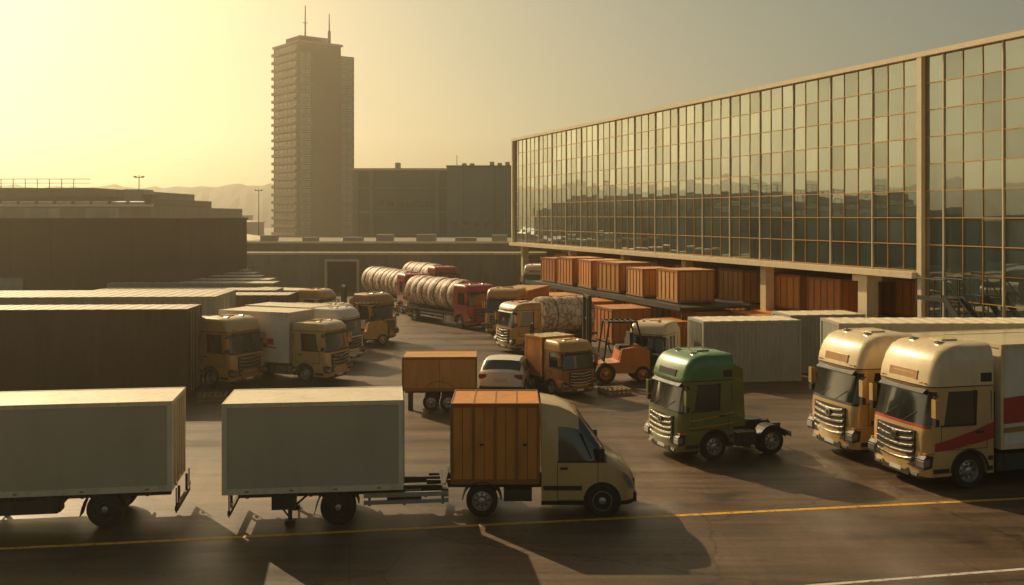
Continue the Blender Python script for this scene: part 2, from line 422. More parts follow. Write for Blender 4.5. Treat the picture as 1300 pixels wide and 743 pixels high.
def hull(b,st,body,glass,ws,rs,sw,tw=.84,tr=.72,lowm=None):
    secs=[]
    for (x,w,zb,zl,zw,zt) in st:
        h=[(x,-w*.9,zb),(x,-w,zb+.14),(x,-w,zl),(x,-w*tw,zw),(x,-w*tr,zt),(x,-w*tr*.5,zt+.035)]
        secs.append(h+[(p[0],-p[1],p[2]) for p in reversed(h)])
    def mf(k,i):
        if k in ws and 3<=i<=7: return glass
        if k in rs and 3<=i<=7: return glass
        if k in sw and i in(2,8): return glass
        if i in(0,10,11) : return lowm or body
        return body
    b.loft(secs,mf,body,body)
b=B()
st=[(.0,.72,.36,.62,.72,.8),(-.05,.86,.3,.85,.95,1.02),(-.22,.97,.28,1.1,1.18,1.24),(-.45,1.0,.28,1.27,1.34,1.4),(-.75,1.02,.28,1.42,1.5,1.58),(-1.5,1.02,.28,1.45,2.3,2.62),(-1.75,1.02,.28,1.46,2.36,2.78),(-2.05,1.02,.28,1.46,2.38,2.9),(-2.5,1.02,.28,1.46,2.42,2.98)]
hull(b,st,CHAMP,GLASS,[4],[],[4,5,6],tw=.93,tr=.80,lowm=DARK)
for s in(-1,1):
    y=1.02*s
    b.box(-1.0,-.985,y,y+.004*s,.45,1.42,DARK); b.box(-2.08,-2.065,y,y+.004*s,.45,1.46,DARK)
    b.box(-2.08,-1.4,y,y+.004*s,.43,.445,DARK)
    b.box(-2.45,-1.42,y,y+.02*s,.7,.82,DARK)
    b.box(-2.0,-1.8,y,y+.035*s,1.25,1.31,DARK)
    b.box(-2.06,-.8,y-.01*s,y+.012*s,1.43,1.475,DARK)
    b.lathe((-.88,y-.01*s,.42),'y',[(.001,.012*s),(.46,.012*s),(.47,.02*s),(.50,.02*s),(.50,0)],[RUB,DARK,DARK,DARK],n=32)
    wheel(b,-.88,.94*s,.42,.26,s); wheel(b,-4.08,.9*s,.42,.34,s)
    b.box(-.98,-.84,1.09*s,1.27*s,1.52,1.86,DARK); b.box(-.93,-.87,.95*s,1.1*s,1.56,1.62,DARK)
    b.prism([(-.42,1.12),(-.1,.74),(-.03,.72),(-.06,.86),(-.2,1.1),(-.4,1.24)],min(.70*s,.985*s),max(.70*s,.985*s),LENS)
    b.box(-.02,.03,.5*s,.72*s,.42,.5,LENS)
    b.ring(-4.08,.42,.5,.53,.66*s,1.1*s,DARK,a0=5,a1=175)
    b.prism([(-1.16,1.46),(-1.12,1.46),(-1.42,2.2),(-1.46,2.2)],min(.955*s,1.012*s),max(.955*s,1.012*s),DARK)
b.box(-.03,.035,-.55,.55,.62,.9,DARK)
for z in(.66,.74,.82): b.box(.035,.05,-.53,.53,z,z+.03,CHROME)
b.box(-.06,.06,-.8,.8,.34,.58,DARK)
b.box(.06,.066,-.26,.26,.42,.53,WHITE)
b.box(-2.4,-.5,-.85,.85,.3,.6,STEEL)
for s in(-1,1): b.box(-5.6,-2.4,.32*s,.42*s,.62,.82,STEEL)
x=-2.7
while x>-5.5: b.box(x-.04,x+.04,-.95,.95,.78,.86,STEEL); x-=.6
b.cyl((-4.08,-.9,.42),(-4.08,.9,.42),.07,STEEL,n=10)
b.box(-3.5,-2.75,-1.0,-.65,.4,.72,STEEL)
b.box(-5.62,-5.55,-.95,.95,.5,.66,DARK)
for s in(-1,1): b.box(-5.64,-5.621,.65*s,.92*s,.52,.63,REDL)
def orangebox(b,x0,x1,w,z0,z1,mat=ORANGE,trim=OTRIM,n=4):
    b.box(x0,x1,-w,w,z0,z1,mat)
    e=.03
    for s in(-1,1):
        b.box(x0-e,x1+e,(w-.05)*s,(w+e)*s,z1-.09,z1+.02,trim)
        b.box(x0-e,x1+e,(w-.05)*s,(w+e)*s,z0-.03,z0+.1,trim)
        for i in range(n+1):
            xx=x0+(x1-x0)*i/n
            b.box(xx-.04,xx+.04,w*s,(w+e*.8)*s,z0+.1,z1-.09,trim)
        for i in range(n):
            xm=x0+(x1-x0)*(i+.5)/n
            b.box(xm-.006,xm+.006,w*s,(w+.005)*s,z0+.1,z1-.09,DARK)
            if i%2: b.box(xm-.12,xm-.02,w*s,(w+.03)*s,(z0+z1)/2-.06,(z0+z1)/2-.0,DARK)
    for xx,d in((x0,-1),(x1,1)):
        b.box(xx,xx+e*d,-w+.05,w-.05,z1-.09,z1+.015,trim); b.box(xx,xx+e*d,-w+.05,w-.05,z0-.03,z0+.1,trim)
        for y in(-w*.5,0,w*.5): b.box(xx,xx+.024*d,y-.03,y+.03,z0+.1,z1-.09,trim)
    for i in range(1,n):
        xx=x0+(x1-x0)*i/n; b.box(xx-.02,xx+.02,-w+.05,w-.05,z1,z1+.012,trim)
orangebox(b,-4.88,-2.58,1.06,.9,3.0)
b.obj('delivery_van',(3.28,28.25,0),0,1,bevel=.008)

# ---- big right trucks
def decoA(b):
    for s in(-1,1):
        swoosh(b,-.3,-2.2,1.25*s,1.1,1.38,.22,REDP,.5,th2=.46)
        swoosh(b,-2.5,-12,1.275*s,1.75,2.5,.72,REDP,.2,th2=.95)
        swoosh(b,-2.5,-12,1.275*s,1.5,2.1,.14,GOLDD,.2,th2=.2)
truck('semi_truck',(11.58,30.8,0),195,1.06,CHAMP,CREAM,'semi',blen=10,bmat=WHITE,roof=CREAM,deco=decoA,rooft=.25,bh=3.95,redline=REDP)
def decoB(b):
    for s in(-1,1): swoosh(b,-.6,-2.2,1.25*s,1.15,1.5,.12,BROWN,.6,th2=.3)
truck('semi_truck',(10.68,34.3,0),195,1.06,CHAMP,CREAM,'semi',blen=10,bmat=PANEL,roof=CREAM,deco=decoB,rooft=.1,bh=3.6)
def decoG(b):
    for s in(-1,1):
        swoosh(b,-.4,-2.2,1.25*s,1.45,1.68,.03,GOLD,.4); swoosh(b,-.4,-2.2,1.25*s,1.2,1.3,.03,GOLD,.4)
truck('tractor_unit',(5.0,34.05,0),200,.92,GREEN,GREEN2,'tractor',L=4.7,axles=[-3.85],deco=decoG)

# ---- left trucks
def decoL(b):
    for s in(-1,1):
        swoosh(b,-3.4,-5.6,1.275*s,2.0,2.5,.35,REDP,.4,th2=.1); swoosh(b,-3.2,-5.8,1.275*s,1.8,2.2,.1,GOLD,.4)
truck('box_truck',(-12.3,47.9,0),-27,.92,GOLD,CHAMP,'box',blen=4.2,bmat=BRC,roof=PANEL2,bh=3.3,rooft=-.25)
truck('box_truck',(-8.3,49.3,0),-22,.88,CHAMP,CHAMP,'box',blen=4.6,bmat=WHITE,roof=PANEL2,deco=decoL,bh=3.8,rooft=-.5)
truck('box_truck',(-8.6,55.6,0),-24,.86,WHITE,WHITE,'box',blen=5,bmat=WHITE,roof=PANEL2,bh=3.5,rooft=-.3)
truck('box_truck',(-9.6,60.5,0),-24,.80,WHITE,CREAM,'box',blen=5,bmat=GREYC,roof=PANEL2,bh=3.3,rooft=-.3)
truck('box_truck',(-12.4,70,0),-24,.85,CREAM,GOLD,'box',blen=5,bmat=BRC,roof=PANEL2,bh=3.4,rooft=-.3)
truck('tractor_unit',(-7.9,64.6,0),-35,.86,GOLD,GOLDD,'tractor',rooft=-.2)
# ---- middle trucks
truck('load_truck',(-7.4,83.0,0),-62,.97,REDP,REDP,'roll',blen=9,rooft=-.4)
truck('load_truck',(-6.0,96.0,0),-62,.95,REDP,REDP,'roll',blen=7,rooft=-.4)
truck('load_truck',(-2.0,72.0,0),-55,.95,REDP,REDP,'roll',blen=7.5,rooft=-.5)
truck('tractor_unit',(-7.2,78.8,0),-105,.86,CREAM,CREAM,'tractor',rooft=-.2)
truck('box_truck',(-.7,67.2,0),-107,.92,GOLD,GOLD,'box',blen=6,bmat=ORANGE2,roof=ORANGE3,bh=3.2,rooft=-.3)
truck('load_truck',(-.5,60.0,0),208,.88,GOLD,GOLD,'roll',blen=4.2,rooft=-.5)
truck('box_truck',(3.0,45.2,0),-58,.70,OTRIM,GOLD,'box',blen=2.0,bmat=ORANGE2,roof=GOLD,axles=[-3.7],bh=3.6,rooft=-.3)
truck('tractor_unit',(6.5,49.8,0),238,.78,CREAM,CREAM,'tractor',L=4.6,axles=[-3.8],rooft=-.2)
truck('tractor_unit',(2.0,93,0),-112,.95,CREAM,CREAM,'tractor')

b=B()
orangebox(b,-1.5,1.5,1.0,.85,2.2,ORANGE3,OTRIM,n=1)
for s in(-1,1):
    b.box(-1.45,1.45,.35*s,.45*s,.66,.82,STEEL)
    for wx in(-.35,.35): wheel(b,wx,.8*s,.34,.24,s)
    b.ring(0,.4,.8,.83,.66*s,1.0*s,DARK,a0=25,a1=155)
b.box(1.5,2.2,-.05,.05,.5,.6,STEEL); b.cyl((1.45,-.35,.7),(2.1,0,.55),.04,STEEL,n=6); b.cyl((1.45,.35,.7),(2.1,0,.55),.04,STEEL,n=6)
b.box(-1.3,-1.1,-.8,-.6,.0,.82,STEEL); b.box(1.1,1.25,-.8,-.6,.0,.82,STEEL)
b.obj('cargo_trailer',(-3.0,42.9,0),2,1,bevel=.01)

b=B()
st=[(0,.62,.34,.5,.56,.6),(-.08,.78,.25,.6,.64,.7),(-.5,.86,.2,.78,.82,.86),(-1.15,.9,.2,.9,.93,.98),(-1.9,.9,.2,.92,1.28,1.4),(-2.7,.9,.2,.93,1.34,1.46),(-3.45,.88,.2,.95,1.28,1.38),(-3.85,.86,.22,.98,1.02,1.05),(-4.0,.83,.25,.75,.9,.96),(-4.06,.76,.32,.6,.7,.75)]
hull(b,st,WHITE,GLASS,[3],[6],[3,4,5],tw=.86,tr=.74,lowm=DARK)
for s in(-1,1):
    for wx in(-.75,-3.25):
        b.lathe((wx,.88*s,.31),'y',[(.001,.02*s),(.36,.02*s),(.38,0)],[RUB,RUB],n=24)
        wheel(b,wx,.82*s,.31,.2,s)
    b.box(-4.05,-3.8,.55*s,.845*s,.72,.9,REDL); b.box(-.25,-.02,.5*s,.8*s,.58,.68,LENS)
    b.box(-1.35,-1.2,.92*s,1.08*s,.95,1.08,WHITE)
    b.box(-2.35,-2.33,.9*s,.904*s,.35,.92,DARK)
b.box(-4.08,-4.03,-.25,.25,.62,.74,CREAM); b.box(-4.1,-3.95,-.78,.78,.3,.42,DARK)
b.obj('parked_car',(.05,49.2,0),82,(1,1.15,1.1),bevel=.01)

def forklift(name,loc,rot,scale,col):
    b=B()
    b.prism([(-2.2,.35),(-2.2,1.15),(-1.9,1.3),(-1.2,1.2),(-1.1,.75),(-.5,.7),(-.45,.35)],-.58,.58,col)
    b.prism([(-2.3,.3),(-2.32,1.0),(-2.2,1.22),(-1.9,1.22),(-1.9,.3)],-.55,.55,DARK)
    for s in(-1,1):
        b.cyl((-.55,.5*s,.8),(-.75,.48*s,2.15),.035,DARK,n=8); b.cyl((-2.0,.5*s,1.2),(-1.75,.48*s,2.15),.035,DARK,n=8)
        b.box(-1.8,-.7,.45*s-.03,.45*s+.03,2.12,2.18,DARK)
        wheel(b,-.6,.52*s,.36,.26,s,rim=col); wheel(b,-1.95,.5*s,.3,.22,s,rim=col)
        b.box(-.12,.0,.36*s,.46*s,.1,3.1,DARK); b.box(-.06,.04,.26*s,.34*s,.15,3.0,STEEL)
        b.box(.1,1.15,.25*s,.37*s,.08,.13,STEEL); b.box(.05,.11,.25*s,.37*s,.08,.75,STEEL)
        b.cyl((-.15,.42*s,1.3),(-.6,.42*s,.75),.035,SILV,n=8)
    for i in range(6): b.box(-1.75+.2*i,-1.7+.2*i,-.44,.44,2.13,2.17,DARK)
    for z in(.3,1.3,2.2,3.0): b.box(-.1,-.02,-.4,.4,z,z+.1,DARK)
    b.box(.03,.08,-.45,.45,.35,.43,STEEL); b.box(.03,.08,-.45,.45,.65,.73,STEEL)
    b.box(-1.6,-1.15,-.28,.28,1.15,1.3,DARK); b.box(-1.68,-1.55,-.27,.27,1.3,1.75,DARK)
    b.cyl((-.95,0,1.0),(-.8,0,1.35),.03,DARK,n=6); b.lathe((-.82,0,1.38),'x',[(.16,-.02),(.19,0),(.16,.02),(.13,0),(.16,-.02)],DARK,n=16)
    return b.obj(name,loc,rot,scale,bevel=.015)
FO=paint('forklift_orange',(.66,.19,.025),.4,0,.15,coat=.4,dirt=.25)
forklift('forklift',(3.55,49.4,0),188,1.35,FO)
forklift('forklift',(-10.4,63,0),200,1.2,GOLD)
forklift('forklift',(.9,48.3,0),175,.95,FO)

# ------------------------------------------------------------------ containers
def corr(b,p0,p1,z0,z1,mat,pitch=.28,dep=.04):
    p0=Vector((*p0,0));p1=Vector((*p1,0));d=p1-p0;L=d.length;d.normalize();nrm=Vector((d.y,-d.x,0))
    n=max(1,int(L/pitch));pt=L/n;pr=[]
    for i in range(n):
        for f,o in((0,0),(.25,0),(.5,-dep),(.75,-dep)): pr.append(p0+d*(i+f)*pt+nrm*o)
    pr.append(p1)
    vs=[(p.x,p.y,z0) for p in pr]+[(p.x,p.y,z1) for p in pr];m=len(pr)
    b.add(vs,[(i,i+1,m+i+1,m+i) for i in range(m-1)],mat)
def container(name,L,W,H,mat,roof,frame=None,pitch=.28,dep=.04,doors=True):
    frame=frame or mat; b=B(); w=W/2; l=L/2
    corr(b,(-l,-w),(l,-w),.12,H-.1,mat,pitch,dep); corr(b,(l,w),(-l,w),.12,H-.1,mat,pitch,dep)
    corr(b,(l,-w),(l,w),.12,H-.1,mat,pitch,dep); corr(b,(-l,w),(-l,-w),.12,H-.1,mat,pitch,dep)
    b.box(-l,l,-w,w,.02,.12,frame)
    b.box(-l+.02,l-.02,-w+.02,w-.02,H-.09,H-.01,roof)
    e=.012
    for sx in(-1,1):
        for sy in(-1,1):
            b.box((l-.12)*sx,(l+e)*sx,(w-.12)*sy,(w+e)*sy,0,H,frame)
    for s in(-1,1):
        b.box(-l+.12,l-.12,(w-.06)*s,(w+e)*s,H-.12,H-.002,frame); b.box(-l+.12,l-.12,(w-.06)*s,(w+e)*s,.01,.15,frame)
        b.box((l-.06)*s,(l+e)*s,-w+.12,w-.12,H-.12,H-.002,frame); b.box((l-.06)*s,(l+e)*s,-w+.12,w-.12,.01,.15,frame)
    n=int(L/.6)
    for i in range(n):
        x=-l+.4+(L-.8)*i/max(1,n-1); b.box(x-.1,x+.1,-w+.1,w-.1,H-.012,H+.008,roof)
    if doors:
        for y in(-.6,-.25,.25,.6): b.cyl((l+.03,y*w/1.2,.1),(l+.03,y*w/1.2,H-.1),.02,SILV,n=6)
    return b.obj(name,(0,0,0))
def place(o,X,Y,rot=0,z=0,sc_=(1,1,1)):
    o.location=(X,Y,z);o.rotation_euler=(0,0,R(rot));o.scale=sc_;return o
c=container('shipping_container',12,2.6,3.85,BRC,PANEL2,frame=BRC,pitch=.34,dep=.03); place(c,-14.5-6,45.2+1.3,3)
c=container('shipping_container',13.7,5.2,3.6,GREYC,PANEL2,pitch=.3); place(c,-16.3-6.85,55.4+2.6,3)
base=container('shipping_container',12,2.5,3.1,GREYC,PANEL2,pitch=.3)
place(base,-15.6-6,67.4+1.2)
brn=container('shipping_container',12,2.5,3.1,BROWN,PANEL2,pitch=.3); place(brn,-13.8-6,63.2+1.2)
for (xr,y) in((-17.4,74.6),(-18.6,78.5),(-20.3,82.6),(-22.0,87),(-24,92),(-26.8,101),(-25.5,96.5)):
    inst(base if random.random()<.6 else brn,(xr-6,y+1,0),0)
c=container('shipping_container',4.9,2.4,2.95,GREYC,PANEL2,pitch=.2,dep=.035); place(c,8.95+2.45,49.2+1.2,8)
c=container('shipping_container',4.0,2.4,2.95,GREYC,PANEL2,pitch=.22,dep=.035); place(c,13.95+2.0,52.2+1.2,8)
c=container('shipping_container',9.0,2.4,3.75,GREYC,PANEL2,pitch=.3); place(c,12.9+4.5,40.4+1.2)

# ------------------------------------------------------------------ glass building
F0=Vector((20.0,49.8,0)); U=Vector((-.3318,.9433,0)); V=Vector((.9433,.3318,0))
FROT=math.degrees(math.atan2(U.y,U.x))
def glassmat(name,tint,mix):
    m,nt,bs=newmat(name);N=nt.nodes;L=nt.links
    out=N['Material Output']
    gl=N.new('ShaderNodeBsdfGlossy'); gl.inputs['Color'].default_value=(.84,.93,.86,1); gl.inputs['Roughness'].default_value=.015
    bs.inputs['Roughness'].default_value=.2
    tc=N.new('ShaderNodeTexCoord'); n=N.new('ShaderNodeTexNoise'); n.inputs['Scale'].default_value=.35; n.inputs['Detail'].default_value=5
    mp=N.new('ShaderNodeMapping'); mp.inputs['Scale'].default_value=(1.5,1,1)
    L.new(tc.outputs['Object'],mp.inputs[0]); L.new(mp.outputs[0],n.inputs['Vector'])
    r=N.new('ShaderNodeValToRGB'); r.color_ramp.elements[0].color=(*[c*.4 for c in tint],1); r.color_ramp.elements[1].color=(*[c*1.8 for c in tint],1)
    r.color_ramp.elements[0].position=.35;r.color_ramp.elements[1].position=.65
    L.new(n.outputs['Fac'],r.inputs['Fac']); L.new(r.outputs[0],bs.inputs['Base Color'])
    bp=N.new('ShaderNodeBump'); bp.inputs['Strength'].default_value=.03; bp.inputs['Distance'].default_value=.05
    n2=N.new('ShaderNodeTexNoise'); n2.inputs['Scale'].default_value=.8; L.new(tc.outputs['Object'],n2.inputs['Vector']); L.new(n2.outputs['Fac'],bp.inputs['Height']); L.new(bp.outputs[0],gl.inputs['Normal'])
    mx=N.new('ShaderNodeMixShader'); mx.inputs[0].default_value=mix
    L.new(bs.outputs[0],mx.inputs[1]); L.new(gl.outputs[0],mx.inputs[2]); L.new(mx.outputs[0],out.inputs['Surface'])
    return m
G1=glassmat('curtain_glass_a',(.03,.055,.055),.34); G2=glassmat('curtain_glass_b',(.045,.065,.06),.28); G3=glassmat('curtain_glass_c',(.02,.04,.045),.40)
b=B()
ZB,ZT=5.3,15.7
def panels(u0,u1,z0,z1,nu,nz):
    du=(u1-u0)/nu;dz=(z1-z0)/nz
    for i in range(nu):
        for j in range(nz):
            r=lambda: random.uniform(-.008,.008)
            a,c,d,e=u0+i*du,u0+(i+1)*du,z0+j*dz,z0+(j+1)*dz
            b.add([(a,r(),d),(c,r(),d),(c,r(),e),(a,r(),e)],[(0,1,2,3)],random.choice([G1,G1,G2,G3]))
    for i in range(nu+1):
        w=.03 if i%3==0 else .014; x=u0+i*du
        b.box(x-w,x+w,-.03,.075 if i%3==0 else .04,z0,z1,CREAMF if i%3==0 else BRONZE)
    for j in range(nz+1):
        z=z0+j*dz; b.box(u0,u1,-.02,.055,z-.02,z+.02,BRONZE)
panels(.2,59.4,ZB,ZT,51,8)
panels(-15.8,-.2,ZB,ZT,13,8)
panels(-15.8,-.2,0.2,ZB,13,4)
b.box(-16,59.7,-.4,.28,ZT,ZT+.24,CREAMF)
b.box(.17,59.7,-1.0,.55,ZB-.36,ZB-.05,CREAMF)
b.box(-.16,.16,-.2,.26,0,ZT+.001,CREAMF)
b.box(59.4,59.7,-.3,.28,ZB-.05,ZT,CREAMF)
b.box(-16.2,-15.85,-.3,.3,0,ZT,CREAMF)
b.box(-15.9,59.5,-30,-.15,ZB+.01,ZT-.05,[DARKW,CONC,CONC,CONC,CONC,CONC])
b.box(-15.9,-.3,-30,-.15,0,ZB,CONC)
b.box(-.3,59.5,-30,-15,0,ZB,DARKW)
b.box(.3,59.6,-15,-1.01,ZB-.4,ZB-.0,CONC)
b.box(-16,59.6,-30.2,-.45,ZT-.04,ZT+.1,CONC)
for (u,w) in((4.5,.36),(14,.3),(24,.3),(34,.3),(45,.3),(57.5,.3)):
    b.box(u-w,u+w,-.7,-.7+2*w,0,ZB-.43,CREAMF)
    b.box(u-.2,u+.2,-15,-.8,ZB-.8,ZB-.41,CONC)
    b.box(u-w,u+w,-9,-9+2*w,0,ZB-.81,CONC)
b.box(3.9,5.1,-.75,.2,ZB-.75,ZB-.43,CREAMF)
for u,v,l,w,h in((8,-9,5,3,1.3),(20,-12,7,4,1.6),(38,-10,4,3,1.2),(-6,-7,4,3,1.2)):
    b.box(u,u+l,v-w,v,ZT+.1,ZT+.1+h,GREYC)
for i in range(3): 
    u=-8+i*1.2
    b.cyl((u,-1.2,ZT+.1),(u,-1.2,ZT+.9),.03,STEEL,n=5)
b.cyl((-8,-1.2,ZT+.9),(-5.6,-1.2,ZT+.9),.03,STEEL,n=5)
b.obj('glass_office_building',F0,FROT)
b=B()
for i in range(14):
    b.box(i*.3,i*.3+.28,-.5,.5,.25+i*.28,.3+i*.28,STEEL)
for s in(-1,1):
    b.prism([(0,.1),(.2,.1),(4.3,4.1),(4.3,4.35),(4.1,4.35)],.5*s-.03,.5*s+.03,STEEL)
    b.cyl((0,.5*s,1.2),(4.2,.5*s,5.1),.03,STEEL,n=6)
    for i in range(0,15,2): b.cyl((i*.3,.5*s,.3+i*.27),(i*.3,.5*s,1.2+i*.28),.02,STEEL,n=6)
    b.box(4.2,6.0,.5*s-.03,.5*s+.03,4.1,4.3,STEEL); b.cyl((4.2,.5*s,5.1),(6,.5*s,5.1),.03,STEEL,n=6)
    for x in(4.4,5.2,6): b.cyl((x,.5*s,0),(x,.5*s,5.1),.035,STEEL,n=6)
b.box(4.2,6,-.5,.5,4.2,4.25,STEEL)
b.obj('steel_staircase',F0+U*(-7.5)-V*1.2,FROT)

def crate(mat,W,D,H):
    b=B(); w=W/2;d=D/2
    b.box(-d,d,-w,w,.12,H,mat)
    for s in(-1,1):
        for n_,L_,ax in((5,D,0),(5,W,1)):
            for i in range(n_+1):
                t=-L_/2+L_*i/n_; k=.05 if i in(0,n_) else .025
                t=max(-L_/2+k,min(L_/2-k,t))
                if ax==0: b.box(t-k,t+k,w*s,(w+.035)*s,.12,H,OTRIM)
                else: b.box(d*s,(d+.035)*s,t-k,t+k,.12,H,OTRIM)
        b.box(-d-.04,d+.04,w*s,(w+.045)*s,H-.12,H+.02,OTRIM); b.box(-d-.04,d+.04,w*s,(w+.045)*s,.1,.24,OTRIM)
        b.box(d*s,(d+.042)*s,-w,w,H-.12,H+.015,OTRIM); b.box(d*s,(d+.042)*s,-w,w,.1,.24,OTRIM)
    for y in(-w+.2,0,w-.2): b.box(-d,d,y-.1,y+.1,0,.12,DARK)
    return b
crs=[]
for mt in(ORANGE,ORANGE2,ORANGE3):
    o=crate(mt,2.6,3.2,2.2).obj('storage_crate'); crs.append(o)
first={0:True,1:True,2:True}
def putcrate(u,v,z,rot=0,s=1):
    k=random.randrange(3); p=F0+U*u+V*v; o=crs[k]
    if first[k]: first[k]=False; q=o
    else: q=inst(o,p,0)
    q.location=(p.x,p.y,z); q.rotation_euler=(0,0,R(FROT+rot)); q.scale=(s,s,s)
for u in(17.6,22.4,26.6,30.6,34.6,38.6): putcrate(u,-3.3,2.5,random.uniform(-6,6),random.uniform(.86,1.02))
for u in(15.5,20,24,28,33,38): putcrate(u,-3.3,0,random.uniform(-3,3))
for u in(19,24.5,30,): putcrate(u,-7.1,0,random.uniform(-5,5))
putcrate(14.3,-6.3,0,4,.8)
for u in(9,13,19,25,31,37,43,49): 
    putcrate(u,2.2,0,random.uniform(-3,3)); putcrate(u,2.2,2.22,random.uniform(-3,3))
    putcrate(u+.5,6.0,0); putcrate(u+.5,6.0,2.22)
for u in(2.5,6): putcrate(u,6,0); putcrate(u,6,2.22)
putcrate(12.5,-1,0); putcrate(11.5,-4.4,0,6,.8)
for k in(0,1,2):
    if first[k]: putcrate(53,2.2,0)
b=B()
b.box(14,41,.8,5.6,2.36,2.5,STEEL)
for u in range(14,42,4):
    for y in(.9,5.5): b.box(u-.06,u+.06,y-.06,y+.06,0,2.36,STEEL)
b.box(14,41,.75,.8,2.3,2.6,DARK); b.box(14,41,5.6,5.65,2.3,2.6,DARK)
b.obj('storage_rack',F0,FROT)

# ------------------------------------------------------------------ left buildings
b=B()
WB=paint('warehouse_cladding',(.10,.055,.03),.7,0,.12,scale=.3,dirt=.2,streak=True)
b.box(-60,-24.6,75.5,95,0,7.6,[WB,CONC,WB,WB,WB,WB])
b.box(-60.1,-24.5,75.4,75.7,7.6,7.82,WB); b.box(-24.7,-24.45,75.7,95,7.6,7.82,WB)
for x in range(-58,-25,3): b.box(x-.02,x+.02,75.46,75.5,0,7.6,WB)
b.box(-40,-36,75.3,75.5,0,3.4,GREYC)
for i in range(4): b.box(-50+i*5,-48+i*5,84,86,7.6,8.6,GREYC)
b.obj('warehouse')
b=B()
GB=paint('grey_cladding',(.24,.20,.155),.7,0,.2,scale=.2,dirt=.4,streak=True)
b.box(-90,-39.5,112,150,0,9.0,GB); b.box(-90,-44,113,150,9,10.1,BRC); b.box(-90,-46.5,114,150,10.1,11.1,GB)
b.box(-90.2,-39.3,111.8,112.3,9.0,9.25,CREAMF)
for i in range(24):
    x=-88+2.0*i; b.cyl((x,112.6,9.25),(x+1.6,112.6,9.25),.35,SILV,n=8)
for i in range(30):
    x=-88+1.35*i; b.box(x-.03,x+.03,114.1,114.16,11.1,12.1,STEEL)
b.box(-88,-47,114.1,114.14,12.05,12.12,STEEL); b.box(-88,-47,114.1,114.14,11.6,11.65,STEEL)
b.box(-44,-42,116,120,9,11,GREYC); b.box(-41.5,-40.5,115,117,9,10.4,BRC)
for x in range(-88,-40,4): b.box(x-.9,x+.9,111.93,112,5.5,7.5,GLASS)
b.obj('factory_building')
b=B()
b.box(-34,3.5,107.5,109,0,3.9,CONC); b.box(-34.1,3.6,107.35,109.1,3.9,4.15,CREAMF)
x=-33
while x<3: b.box(x-.2,x+.2,107.3,107.5,0,3.9,CONC); x+=4.2
b.box(-19.4,-16.2,107.25,107.5,0,3.2,DARKW); b.box(-19.6,-16.0,107.1,107.25,3.2,3.45,CREAMF)
b.box(-19.6,-19.35,107.1,107.5,0,3.2,CREAMF); b.box(-16.25,-16.0,107.1,107.5,0,3.2,CREAMF)
b.box(-10,-9,107.2,107.5,0,2.1,BROWN)
b.obj('concrete_wall')
b=B()
b.box(-34,12,118,150,0,4.8,GB); b.box(-34.2,12.2,117.8,118.2,4.8,5.05,CREAMF)
for i in range(9): b.box(-30+i*4.6,-28.4+i*4.6+random.random(),122+2*(i%3),124+2*(i%3),4.8,5.3+.5*random.random(),GREYC)
for i in range(10): b.box(-32+i*4.4,-29.5+i*4.4,117.92,118,2.8,4.0,GLASS)
b.obj('low_depot_building')

TW=paint('tower_brick',(.15,.08,.045),.8,0,.1,scale=.15,dirt=.15)
TS=paint('tower_slab',(.46,.34,.22),.7,0,.12,dirt=.2)
TG=paint('tower_window',(.26,.28,.24),.15,0,.3,scale=.4,dirt=.1)
b=B(); H=51.2; ns=25; fh=2.0
b.box(0,12,0,14,0,H,TW); b.box(12,16,.3,14,0,H-2.2,TW)
b.box(3.9,11.6,-.35,0,0,H+.6,TW)
for k in range(ns):
    z=1+fh*k
    for j in range(5): b.box(-.06,0,1.0+j*2.5,3.1+j*2.5,z+.45,z+1.75,TG)
    b.box(-.75,0,.4,13.8,z+0,z+.28,TS)
    b.box(-.75,-.68,.4,13.8,z+.28,z+.75,TS)
    if z<H-3: 
        for j in range(2): b.box(.5+j*1.6,1.95+j*1.6,-.06,0,z+.35,z+1.8,TG)
        b.box(.2,3.8,-.16,0,z,z+.16,TS)
        for j in range(2): b.box(12.3+j*1.7,13.8+j*1.7,.24,.3,z+.35,z+1.8,TG)
        b.box(12.1,15.9,.15,.3,z,z+.16,TS)
b.box(-.3,12.3,-.6,14.3,H,H+.5,TS); b.box(2,10,3,11,H+.5,H+2.4,TW)
b.cyl((4.5,5,H+2.4),(4.5,5,H+10.5),.24,STEEL,.13,n=8); b.cyl((10.8,4,H+.5),(10.8,4,H+9),.24,STEEL,.13,n=8)
b.cyl((10.8,4,H+.5),(10.8,4,H+4.5),.4,STEEL,n=8); b.box(3.9,5.1,4.9,5.1,H+6,H+6.15,STEEL)
b.box(7,8.5,0,1.5,H+.5,H+1.6,GREYC)
b.obj('office_tower',(-53.3,255,0),38)
GI=paint('industrial_cladding',(.20,.235,.20),.7,0,.1,scale=.12,dirt=.2,streak=True)
GI2=paint('industrial_cladding_b',(.14,.17,.145),.7,0,.1,scale=.12,dirt=.2,streak=True)
b=B()
b.box(-28,-11.4,181,215,0,16.0,GI2); b.box(-11.4,6,179,215,0,16.5,GI)
b.box(-28.2,-11.4,180.8,181.3,16.0,16.4,CREAMF); b.box(-11.5,6,178.8,179.3,16.5,16.8,GI2)
for x in(-27.5,-24.8,-13.2): b.box(x-.35,x+.35,180.6,181,0,16.0,GI)
for x in(-8.5,-3,2): b.box(x-.08,x+.08,178.9,179,0,16.5,GI2)
for z in(4.5,8.5,12.8): b.box(-28,-11.5,180.9,181,z,z+.25,GI)
for i in range(6): b.box(-23.8+i*1.7,-22.6+i*1.7,180.92,181,9.6,10.6,GLASS)
for i in range(8): b.box(-10.6+i*1.9,-9.4+i*1.9,178.92,179,6,7,GLASS)
b.box(-28,-13,180.7,181,0,3.5,GREYC)
